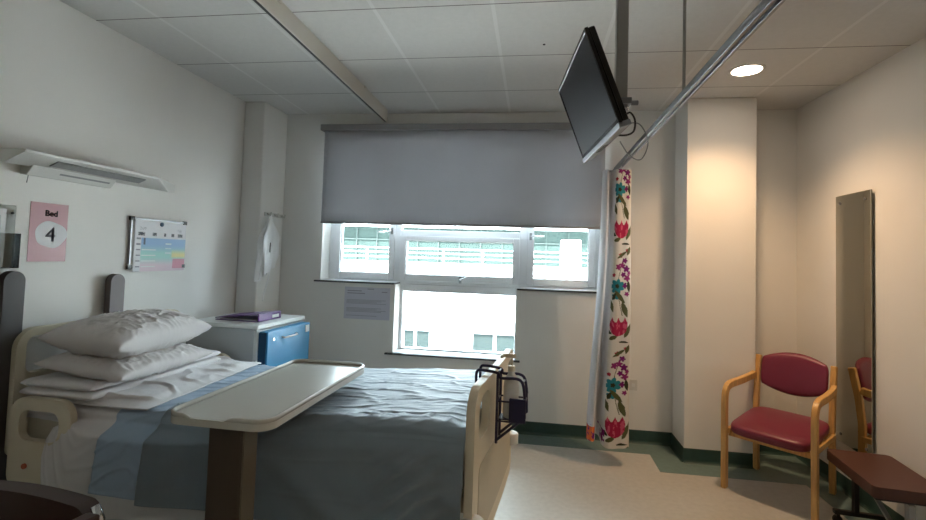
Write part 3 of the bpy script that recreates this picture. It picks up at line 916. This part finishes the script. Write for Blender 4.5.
def band(u, v):
    x = -1.64+.30*u+(.05*(v-.5))
    y, z, n, hang = drape(x, v, .95, .22, .255, .006)
    c = .008*fbm(x*3, v*4, 31)+.006*max(0, ridge(x*7+v*10, v*12, 3)-.7)/.3+.0018*fbm(x*30, v*40, 2)
    if hang > 0 and n[0] < 0: c += .055*sstep(0, .06, hang)*(1-sstep(-1.42, -1.30, x))+.026*sstep(0, .06, hang)+(.004+.03*hang)*(.5+.5*math.sin(x*12+.6))*sstep(0, .2, hang)
    if u > .72: c -= .002
    return (x+(.02*hang*2 if n[0] < 0 else 0)-(.16*hang if (n[0] < 0 and hang > 0) else 0)*(1-u), y+n[0]*c, z+n[1]*c)
bd = grid_mesh('turned_back_sheet', 70, 240, band, M_band, None, thick=.003, offset=1)
bd.location = mo.location; bd.rotation_euler = mo.rotation_euler
tag(bd, 'pale blue sheet laid across the bed between white sheet and overbed table', 'sheet')

def under(u, v):      # white sheet, hangs lower on the near side
    x = -2.12+1.98*u
    hn = .40
    y, z, n, hang = drape(x, v, .945, .20, hn, .002)
    hd = 1-sstep(-1.9, -1.45, x)
    c = .004*fbm(x*4, v*5, 51)+.004*max(0, ridge(x*8+v*7, v*13, 6)-.7)/.3
    z_ = z+n[1]*c
    if hang > 0 and n[0] < 0:
        c += (.004+.015*hang)*(.5+.5*math.sin(x*10+1.0))+.058*sstep(0, .06, hang)*sstep(-1.84, -1.76, x)*(1-sstep(-1.62, -1.45, x))
        cut = sstep(-1.80, -1.72, x)           # the near head corner is drawn up
        f = .05+.95*cut
        z_ = z*f+(topz(x)-.05)*(1-f)
        if x > -1.45: z_ = z*1.0
    if hang > 0 and n[0] < 0: x -= .40*hang*(1-sstep(-1.6, -1.30, x))*sstep(-1.84, -1.76, x)
    return (x, y+n[0]*c, z_)
un = grid_mesh('white_sheet', 170, 170, under, M_sheet, None, thick=.002, offset=1)
un.location = mo.location; un.rotation_euler = mo.rotation_euler
tag(un, 'white bottom sheet on mattress hanging down the near side of the bed', 'sheet')

# rumpled white top sheet bunched beside the pillows
def topsheet(u, v):
    x = -1.98+.46*u+.07*(v-.4); y = .46-.94*v
    z = topz(x)+.012
    c = .016+.020*fbm(x*3, y*3.2, 61)+.014*max(0, ridge(x*5-y*3, y*6+x, 7)-.6)/.4+.004*fbm(x*20, y*20, 9)
    e = sstep(0, .12, u)*sstep(1, .82, u)*sstep(1, .93, v)*sstep(0, .06, v)
    return (x, y, z+c*(.25+.75*e)+.02*math.exp(-((u-.35)/.25)**2)*e)
ts = grid_mesh('folded_top_sheet', 90, 150, topsheet, M_sheet, None, thick=.006, offset=1)
ts.location = mo.location; ts.rotation_euler = mo.rotation_euler
tag(ts, 'rumpled white top sheet folded down in front of the pillows', 'sheet')

# pillows -----------------------------------------------------------
def pillow(name, loc, rot, sx, sy, sz, label, seed, wr=1.0, flange=.0, rx=0, ry=0, group=None, power=2.6, m=M_pillow):
    """closed pillow: sx half depth, sy half length, sz half thickness"""
    bm = bmesh.new(); n = 92
    def pt(a, b, sgn):
        # a,b in -1..1
        ex = max(0, 1-abs(a)**power); ey = max(0, 1-abs(b)**power)
        t = (ex*ey)**.42
        px = a*(1-.10*(1-abs(b)**2)*0-.07*(abs(b)**2)*0) ; py = b
        # pinch edges inward between the corners
        px *= 1-.09*(1-b*b); py *= 1-.06*(1-a*a)
        x, y = px*sx, py*sy
        w = (.012*fbm(a*2.4+seed, b*3.6, seed*3)+.010*max(0, ridge(a*1.6+b*3.5+seed, b*4-a*2.5, seed)-.62)/.38+.006*max(0, ridge(a*4+seed, b*7, seed+2)-.65)/.35)*wr
        # radial gathers from the corners
        z = sgn*(sz*t+w*min(1, t*1.6))
        return (x, y, z)
    rows = {}
    for sgn in (1, -1):
        for i in range(n+1):
            for j in range(n+1):
                a = -1+2*i/n; b = -1+2*j/n
                edge = i in (0, n) or j in (0, n)
                if edge and sgn == -1: rows[(sgn, i, j)] = rows[(1, i, j)]; continue
                rows[(sgn, i, j)] = bm.verts.new(pt(a, b, sgn))
    for sgn in (1, -1):
        for i in range(n):
            for j in range(n):
                f = [rows[(sgn, i, j)], rows[(sgn, i+1, j)], rows[(sgn, i+1, j+1)], rows[(sgn, i, j+1)]]
                bm.faces.new(f if sgn == 1 else f[::-1])
    o = obj(name, bm, m, None, smooth=True)
    o.location = loc; o.rotation_euler = (rx, ry, rot)
    return tag(o, label, 'pillow', group)
pillow('pillow', (-2.048, 2.235, .985), R(1), .212, .318, .094, 'plump white pillow on top of the stack at bed head', 2.3, .8, rx=R(1), ry=R(4))
pillow('pillow', (-2.025, 2.215, .858), R(1), .225, .315, .058, 'flattened white pillow underneath the plump one', 5.1, .8, rx=R(0), ry=R(6))
# folded blanket beneath
def fold_slab(name, cx, cy, rz, hx_, hy_, z0, z1, m, label, cat, layers=2):
    bm = bmesh.new(); h = (z1-z0)/layers
    o_all = thing(name, label, cat, (cx, cy, z0), rz)
    for k in range(layers):
        def f(u, v, k=k):
            y = -hy_+2*hy_*v; a = 2*PI*u; c, s = math.cos(a), math.sin(a)
            x = hx_*math.copysign(abs(c)**.22, c)*(1-.01*k)
            e = min(1, min(v, 1-v)/.03)**.5
            z = k*h+h/2+(h/2-.001)*math.copysign(abs(s)**.5, s)*(.35+.65*e)+.006*fbm(x*4, y*5, k*9)*(1 if s > 0 else 0)
            return (x, y, z)
        bmx = bmesh.new(); nu, nv = 48, 60
        g = [[bmx.verts.new(f(i/nu, j/(nv-1))) for i in range(nu)] for j in range(nv)]
        for j in range(nv-1):
            for i in range(nu): bmx.faces.new((g[j][i], g[j][(i+1) % nu], g[j+1][(i+1) % nu], g[j+1][i]))
        bmx.faces.new(g[0]); bmx.faces.new(g[-1][::-1])
        obj('layer', bmx, m, o_all, smooth=True)
    return o_all
fold_slab('folded_blanket', -2.09, 2.30, R(-2), .19, .42, .735, .815, M_sheet, 'folded white blanket lying under the two pillows', 'blanket')

# ------------------------------------------------------------------ overbed table
ot = thing('overbed_table', 'overbed table with ivory tray top and dark brown column across the bed', 'table', (-1.072, 2.000, 0), R(-1.5))
TX, TY, TZ = .204, .460, .846
out = densify(rrect(-TX, TX, -TY, TY, .065, 8), .05)
# tray base and raised rim with a dip at the near end
bm = bmesh.new(); PRISM(bm, out, TZ-.038, TZ-.012, lambda a, b, t: (a, b, t))
obj('tray', bm, M_ivory, ot, bevel=.006)
def rimpt(loop, off):
    n = len(loop); res = []
    for i in range(n):
        p, q, r_ = Vector(loop[i-1]), Vector(loop[i]), Vector(loop[(i+1) % n])
        t = (r_-p).normalized(); nr = Vector((t.y, -t.x)); res.append(q-nr*off)
    return res
bm = bmesh.new()
lo = densify(rrect(-TX, TX, -TY, TY, .065, 8), .012)
inn = rimpt(lo, .014); mid = rimpt(lo, .005)
def rz_(p):
    d = 0
    if p[1] < -TY+.03: d = .015*sstep(.095, .06, abs(p[0]+.03))
    return TZ+.004-d
rg0 = [bm.verts.new((p[0], p[1], TZ-.0125)) for p in lo]; rg1 = [bm.verts.new((p[0], p[1], rz_(p)-.003)) for p in lo]
rg2 = [bm.verts.new((p[0], p[1], rz_(q))) for p, q in zip(mid, lo)]; rg3 = [bm.verts.new((p[0], p[1], rz_(q)-.001)) for p, q in zip(rimpt(lo, .010), lo)]
rg4 = [bm.verts.new((p[0], p[1], TZ-.0119)) for p in inn]
for A, C in ((rg0, rg1), (rg1, rg2), (rg2, rg3), (rg3, rg4), (rg4, rg0)):
    for k in range(len(lo)): bm.faces.new((A[k], A[(k+1) % len(lo)], C[(k+1) % len(lo)], C[k]))
obj('rim', bm, M_ivory, ot, smooth=True)
bm = bmesh.new(); PRISM(bm, rrect(-TX+.03, TX-.03, -TY+.04, TY-.06, .04), TZ-.052, TZ-.039, lambda a, b, t: (a, b, t))
obj('underframe', bm, M_brown, ot, bevel=.004)
bm = bmesh.new(); PRISM(bm, rrect(-.066, .070, -TY+.060, -TY+.150, .012), .09, TZ-.053, lambda a, b, t: (a, b, t))
obj('column', bm, M_brown, ot, bevel=.004)
box('column_edge_strip', .0705, .077, -TY+.065, -TY+.145, .10, TZ-.054, M_colstrip, ot, bevel=.001)
bm = bmesh.new(); PRISM(bm, rrect(-.24, .24, -TY+.06, -TY+.15, .02), .055, .095, lambda a, b, t: (a, b, t))
obj('base_bar', bm, M_brown, ot, bevel=.006)
for x in (-.21, .21):
    box('foot', x-.025, x+.025, -TY+.06, .25, .045, .0546, M_brown, ot, bevel=.002)
    for y in (-TY+.09, .21):
        bm = bmesh.new(); LATHE(bm, [(.004, -.01), (.019, -.01), (.022, -.006), (.022, .006), (.019, .01), (.004, .01)], (x, y, .0225), 18, 'x'); B(bm, x-.008, x+.008, y-.01, y+.01, .03, .046)
        obj('caster', bm, M_black, ot)

# ------------------------------------------------------------------ bottle holder and sanitiser pump on the foot board
hd = thing('bottle_holder', 'navy wire bottle holder hooked over the bed foot board', 'holder', (-.155, 2.15, .625), R(-5))
bm = bmesh.new()
for y in (-.045, .045):
    TUBE(bm, smooth_pts([(-.078, y, .25), (-.076, y, .300), (-.05, y, .308), (.018, y, .300), (.030, y, .280), (.100, y, .282), (.128, y, .262), (.138, y, .20)], 4), .0065, 8)
    TUBE(bm, [(.018, y, .300), (.018, y, .02), (.018, y, .0)], .0065, 8)
    TUBE(bm, [(.136, y, .20), (.140, y, .12), (.022, y, .015)], .0065, 8)
    TUBE(bm, [(.018, y, .18), (.138, y, .18)], .004, 8); TUBE(bm, [(.018, y, .095), (.130, y, .095)], .004, 8)
for (x, z) in ((-.078, .25), (.018, .300), (.018, .18), (.128, .26), (.130, .10), (.018, .0), (.138, .18)):
    TUBE(bm, [(x, -.045, z), (x, .045, z)], .004, 8)
obj('wire_frame', bm, M_navy, hd, smooth=True)
box('clip_block', .072, .145, -.062, -.051, .098, .20, M_navy, hd, bevel=.004)
box('drip_plate', .024, .125, -.039, .039, .098, .103, M_navy, hd, bevel=.001)
sb = thing('pump_bottle', 'cream pump bottle standing in the navy holder at bed foot', 'bottle', (-.155, 2.15, .7285), R(-5))
lathe('bottle', [(.004, .0), (.030, .0), (.034, .005), (.034, .135), (.030, .165), (.015, .190), (.013, .200), (.004, .200)], M_offw, sb, c=(.072, 0, 0), seg=28)
lathe('collar', [(.004, .201), (.016, .201), (.016, .222), (.008, .226), (.004, .226)], M_cream, sb, c=(.072, 0, 0), seg=20)
bm = bmesh.new(); TUBE(bm, [(.072, 0, .226), (.072, 0, .262)], .005, 8); TUBE(bm, [(.090, 0, .267), (.035, -.005, .267), (.023, -.005, .258)], [.010, .008, .005], 10)
obj('pump', bm, M_cream, sb, smooth=True)

# ------------------------------------------------------------------ armchair with maroon vinyl
def armchair(loc, rz, label, name='armchair'):
    t = thing(name, label, 'chair', loc, rz)
    W, D = .243, .237           # half spans of the legs
    # seat
    def cushion(nm, cx, cy, cz, hx_, hy_, hz, rx=0, arch=0, m=M_maroon, r=.35):
        bm = bmesh.new(); nu, nv = 40, 24
        g = []
        for j in range(nv+1):
            ph = -PI/2+PI*j/nv; row = []
            for i in range(nu):
                a = 2*PI*i/nu
                ca, sa, cp, sp = math.cos(a), math.sin(a), math.cos(ph), math.sin(ph)
                e1, e2 = r, .55
                x = hx_*math.copysign(abs(ca)**e1, ca)*abs(cp)**e2; y = hy_*math.copysign(abs(sa)**e1, sa)*abs(cp)**e2
                z = hz*math.copysign(abs(sp)**e2, sp)
                row.append((x, y, z))
            g.append(row)
        M3 = Matrix.Translation((cx, cy, cz)) @ Matrix.Rotation(rx, 4, 'X')
        def tr(p):
            x, y, z = p
            if arch: y = y+arch*(1-(z/hy_)**2)*0
            return M3 @ Vector((x, y, z))
        V = [[bm.verts.new(tr(p)) for p in row] for row in g]
        for j in range(nv):
            for i in range(nu):
                bm.faces.new((V[j][i], V[j][(i+1) % nu], V[j+1][(i+1) % nu], V[j+1][i]))
        bmesh.ops.remove_doubles(bm, verts=bm.verts[:], dist=1e-5)
        return obj(nm, bm, m, t, smooth=True)
    cushion('seat', 0, -.012, .405, W-.018, D+.028, .045, R(4))
    # backrest: curved pad, arched top, in x-z outline
    bm = bmesh.new(); nu, nv = 40, 26
    def bp_(u, v, s):
        x = (u*2-1)
        top = .840-.045*x*x; bot = .562+.048*x*x
        hw = .196
        z = bot+(top-bot)*v
        e = (max(0, 1-abs(x)**4)*max(0, 1-abs(2*v-1)**4))**.45
        y = .232+.05*(z-.58)/.25-.055*(1-x*x)*(-1)*.55+s*.028*e
        return (x*hw*(1-.06*abs(2*v-1)**4), y, z)
    V = {}
    for s in (1, -1):
        for i in range(nu+1):
            for j in range(nv+1):
                if s == -1 and (i in (0, nu) or j in (0, nv)): V[s, i, j] = V[1, i, j]; continue
                V[s, i, j] = bm.verts.new(bp_(i/nu, j/nv, s))
    for s in (1, -1):
        for i in range(nu):
            for j in range(nv): bm.faces.new((V[s, i, j], V[s, i+1, j], V[s, i+1, j+1], V[s, i, j+1]))
    obj('backrest', bm, M_maroon, t, smooth=True)
    for s in (-1, 1):
        x = s*W
        # front leg sweeping into the arm (one bent laminated piece)
        pts = [(x, -D, .0), (x, -D, .30), (x, -D-.004, .55), (x, -D+.006, .605), (x, -D+.035, .638), (x, -D+.09, .648), (x, 0, .645), (x*.97, D-.03, .655), (x*.94, D+.0, .665)]
        P2 = []
        for i in range(len(pts)-1):
            a, b = Vector(pts[i]), Vector(pts[i+1])
            n = 4
            for k in range(n): P2.append(a.lerp(b, k/n))
        P2.append(Vector(pts[-1]))
        for _ in range(3): P2 = [P2[0]]+[(P2[i-1]+P2[i]*2+P2[i+1])/4 for i in range(1, len(P2)-1)]+[P2[-1]]
        bm = bmesh.new(); TUBE(bm, P2, 0, sq=(.046, .032)); obj('front_leg', bm, M_wood, t, bevel=.006)
        bm = bmesh.new(); TUBE(bm, [(x*.90, D+.01, 0), (x*.90, D, .25), (x*.90, D, .45), (x*.90, D+.02, .62), (x*.90, D+.055, .795)], 0, sq=(.040, .034)); obj('rear_leg', bm, M_wood, t, bevel=.006)
        box('side_rail', x*.94-.012, x*.94+.012, -D+.01, D, .345, .38, M_wood, t, bevel=.004)
    box('front_rail', -W+.01, W-.01, -D+.03, -D+.05, .325, .362, M_wood, t, bevel=.004)
    box('rear_rail', -W+.02, W-.02, D-.02, D-.002, .335, .375, M_wood, t, bevel=.004)
    return t
armchair((1.594, 3.338, 0), R(-42), 'beech armchair with maroon vinyl seat and back between pier and mirror')

# ------------------------------------------------------------------ footstool on a wheeled base
st = thing('footstool', 'red brown padded stool on black wheeled base beside right wall', 'stool', (1.808, 2.765, 0), R(-6.5))
def pad(nm, hx_, hy_, z0, z1, m, par, rr=.025):
    return prism(nm, rrect(-hx_, hx_, -hy_, hy_, rr, 5), z0, z1, lambda a, b, t: (a, b, t), m, par, bevel=.016)
pad('seat', .155, .240, .348, .402, M_rbrown, st)
box('seat_board', -.14, .14, -.225, .225, .335, .3475, M_black, st, bevel=.002)
bm = bmesh.new(); B(bm, -.030, -.006, .20, .235, .075, .335); obj('post', bm, M_black, st, bevel=.003)
bm = bmesh.new(); B(bm, -.014, .014, -.235, -.20, .075, .335); obj('post', bm, M_grey, st, bevel=.003, label='grey post nearer the camera')
tube('brace', [(0, .19, .30), (0, -.2, .11)], 0, M_grey, st, sq=(.022, .012))
for y in (-.2175, .2175):
    cb = box('cross_foot', -.125, .125, y-.014, y+.014, .055, .078, M_black, st, bevel=.004)
    for x in (-.105, .105):
        bm = bmesh.new(); LATHE(bm, [(.004, -.012), (.020, -.012), (.024, -.007), (.024, .007), (.020, .012), (.004, .012)], (x, y, .0245), 18, 'y'); B(bm, x-.009, x+.009, y-.012, y+.012, .035, .056)
        obj('caster', bm, M_black, st)

# ------------------------------------------------------------------ dark brown chair in the near left corner
fc = thing('visitor_chair', 'dark brown padded chair in near left corner, only its top showing', 'chair', (-1.62, 1.14, 0), R(-4))
pad('seat', .27, .25, .36, .45, M_dkbrown, fc)
prism('backrest', densify(rrect(-.27, .27, .42, .635, [.05, .05, .03, .03], 6)), .20, .26, lambda a, b, t: (a, t, b-.02*(a/.27)**2), M_dkbrown, fc, bevel=.02)
for s in (-1, 1):
    tube('armrest', [(s*.30, -.22, .60), (s*.30, .0, .61), (s*.30, .2, .60)], 0, M_dkbrown, fc, sq=(.05, .03), bevel=.008)
    tube('front_leg', [(s*.30, -.2, 0), (s*.30, -.2, .585)], .013, M_chrome, fc)
    tube('rear_leg', [(s*.30, .22, 0), (s*.30, .22, .585), (s*.275, .222, .62)], .013, M_chrome, fc)
    box('side_rail', min(s*.26, s*.30), max(s*.26, s*.30), -.2, .22, .385, .405, M_black, fc)
box('back_support', -.25, .25, .225, .245, .44, .50, M_black, fc)

# ------------------------------------------------------------------ outside: building across
bd2 = thing('building', 'cream rendered building across the yard with green glazed upper floor', 'building', (0, 14, -9))
ZB = 9
bm = bmesh.new()
WINS = [(-3.88, -2.98, -2.1, -.78), (-1.78, -.20, -2.1, -.78), (-7.2, -6.0, -2.1, -.78), (1.6, 2.9, -2.1, -.78), (4.4, 5.6, -2.1, -.78)]
def facade(bm, x0, x1, z0, z1, wins):
    xs = sorted({x0, x1, *[w[0] for w in wins], *[w[1] for w in wins]}); zs = sorted({z0, z1, *[w[2] for w in wins], *[w[3] for w in wins]})
    for a, b in zip(xs, xs[1:]):
        for c, d in zip(zs, zs[1:]):
            if any(w[0] <= a and b <= w[1] and w[2] <= c and d <= w[3] for w in wins): continue
            B(bm, a, b, 0, .3, c+ZB, d+ZB)
facade(bm, -14, 12, -9, 1.22, WINS)
obj('wall', bm, M_stucco, bd2)
for (a, b, c, d) in WINS:
    bm = bmesh.new(); t_ = .06
    ring(bm, a, b, c+ZB, d+ZB, a+t_, b-t_, c+t_+ZB, d-t_+ZB, .10, .18)
    mid_ = (a*.55+b*.45); B(bm, mid_-.04, mid_+.04, .10, .18, c+t_+ZB, d-t_+ZB)
    w_ = obj('window', bm, M_extwhite, bd2)
    box('pane', a+t_, b-t_, .13, .14, c+t_+ZB, d-t_+ZB, M_extwin, w_)
bm = bmesh.new(); B(bm, -14, 12, .3, 3.2, 1.00+ZB, 1.10+ZB); obj('terrace', bm, M_extwhite, bd2)
bm = bmesh.new(); B(bm, -14, 12, 3.1, 3.3, 1.1+ZB, 2.44+ZB); obj('glazed_wall', bm, M_extgreen, bd2)
bm = bmesh.new()
x = -13.6
while x < 12: B(bm, x-.022, x+.022, 3.04, 3.1, 1.1+ZB, 2.44+ZB); x += .78
for z in (1.55, 1.98): B(bm, -14, 12, 3.04, 3.1, z-.016+ZB, z+.016+ZB)
obj('glazing_bars', bm, M_extbar, bd2)
bm = bmesh.new(); B(bm, -14, 12, 2.7, 3.4, 2.44+ZB, 3.4+ZB); obj('fascia', bm, M_extwhite, bd2)
bm = bmesh.new()
for z in (1.36, 1.50, 1.64): B(bm, -14, 12, .12, .15, z-.014+ZB, z+.014+ZB)
x = -13.5
while x < 12: B(bm, x-.02, x+.02, .11, .16, 1.22+ZB, 1.65+ZB); x += 1.2
obj('railing', bm, M_extwhite, bd2)
bm = bmesh.new(); B(bm, .85, 1.45, .9, 1.5, 1.1+ZB, 2.05+ZB); obj('roof_unit', bm, M_extwhite, bd2, bevel=.03)
struct(box('ground', -30, 30, 4.3, 40, -9.2, -9.0, M_ground))

# ------------------------------------------------------------------ light
w = bpy.data.worlds.new('sky'); sc.world = w; w.use_nodes = True
bg = w.node_tree.nodes['Background']
sky = w.node_tree.nodes.new('ShaderNodeTexSky'); sky.sky_type = 'HOSEK_WILKIE'; sky.turbidity = 8; sky.ground_albedo = .5
sky.sun_direction = Vector((-.35, -.6, .75)).normalized()
mixw = w.node_tree.nodes.new('ShaderNodeMixRGB'); mixw.inputs['Fac'].default_value = .8
mixw.inputs[2].default_value = (.76, .90, 1.0, 1)
w.node_tree.links.new(sky.outputs['Color'], mixw.inputs[1]); w.node_tree.links.new(mixw.outputs[0], bg.inputs['Color'])
bg.inputs['Strength'].default_value = 10

sun = bpy.data.lights.new('sun', 'SUN'); sun.energy = 22; sun.angle = R(3); sun.color = (.93, .97, 1.0)
so = bpy.data.objects.new('sun', sun); COL.objects.link(so)
so.rotation_euler = Vector((.30, .62, -.72)).to_track_quat('-Z', 'Y').to_euler()

def portal(x0, x1, z0, z1):
    a = bpy.data.lights.new('daylight_portal', 'AREA'); a.shape = 'RECTANGLE'; a.size = x1-x0; a.size_y = z1-z0
    a.cycles.is_portal = True
    o = bpy.data.objects.new('daylight_portal', a); COL.objects.link(o)
    o.location = ((x0+x1)/2, 4.30, (z0+z1)/2); o.rotation_euler = (R(-90), 0, 0)
portal(WX0, WX1, WZ0, WZ1); portal(LX0, LX1, LZ0, WZ0)

def spot(loc, e, col, size=R(150), blend=.35, rad=.07):
    s = bpy.data.lights.new('downlight_or_fill_lamp', 'SPOT'); s.energy = e; s.color = col; s.spot_size = size; s.spot_blend = blend; s.shadow_soft_size = rad
    o = bpy.data.objects.new('downlight_or_fill_lamp', s); COL.objects.link(o); o.location = loc
spot((1.303, 3.150, H-.02), 44, (1, .64, .35), R(128), .9)

# added rear fill lamp, unseen behind the camera, shaped like a downlight
fill_dl = thing('downlight', 'added fill lamp shaped like a downlight, unseen behind the viewpoint', 'light', (1.303, -.45, H))
lathe('bezel', [(.084, -.0006), (.104, -.0006), (.104, -.004), (.084, -.007)], M_white, fill_dl, seg=32)
spot((1.303, -.45, H-.02), 14, (1, .74, .48), R(150), .4)

# ------------------------------------------------------------------ camera
cam = bpy.data.cameras.new('camera'); co = bpy.data.objects.new('camera', cam); COL.objects.link(co)
f_px, yw, pt_, rl, cx, cy = 474.4, R(7.87), R(2.50), R(1.81), 468.4, 236.1
c, s = math.cos(yw), math.sin(yw); cp, sp = math.cos(pt_), math.sin(pt_)
fwd = Vector((-s*cp, c*cp, sp)); right = Vector((c, s, 0)); upv = right.cross(fwd)
r2 = math.cos(rl)*right+math.sin(rl)*upv; u2 = -math.sin(rl)*right+math.cos(rl)*upv
co.matrix_world = Matrix(((r2.x, u2.x, -fwd.x, 0), (r2.y, u2.y, -fwd.y, 0), (r2.z, u2.z, -fwd.z, 1.43), (0, 0, 0, 1)))
cam.sensor_fit = 'HORIZONTAL'; cam.sensor_width = 36; cam.lens = f_px/926*36
cam.shift_x = (463-cx)/926; cam.shift_y = (cy-260)/926
cam.clip_start = .02; cam.clip_end = 200
sc.camera = co

vs = sc.view_settings
vs.view_transform = 'Standard'; vs.look = 'None'; vs.gamma = 1; vs.use_curve_mapping = False; vs.exposure = 1.15
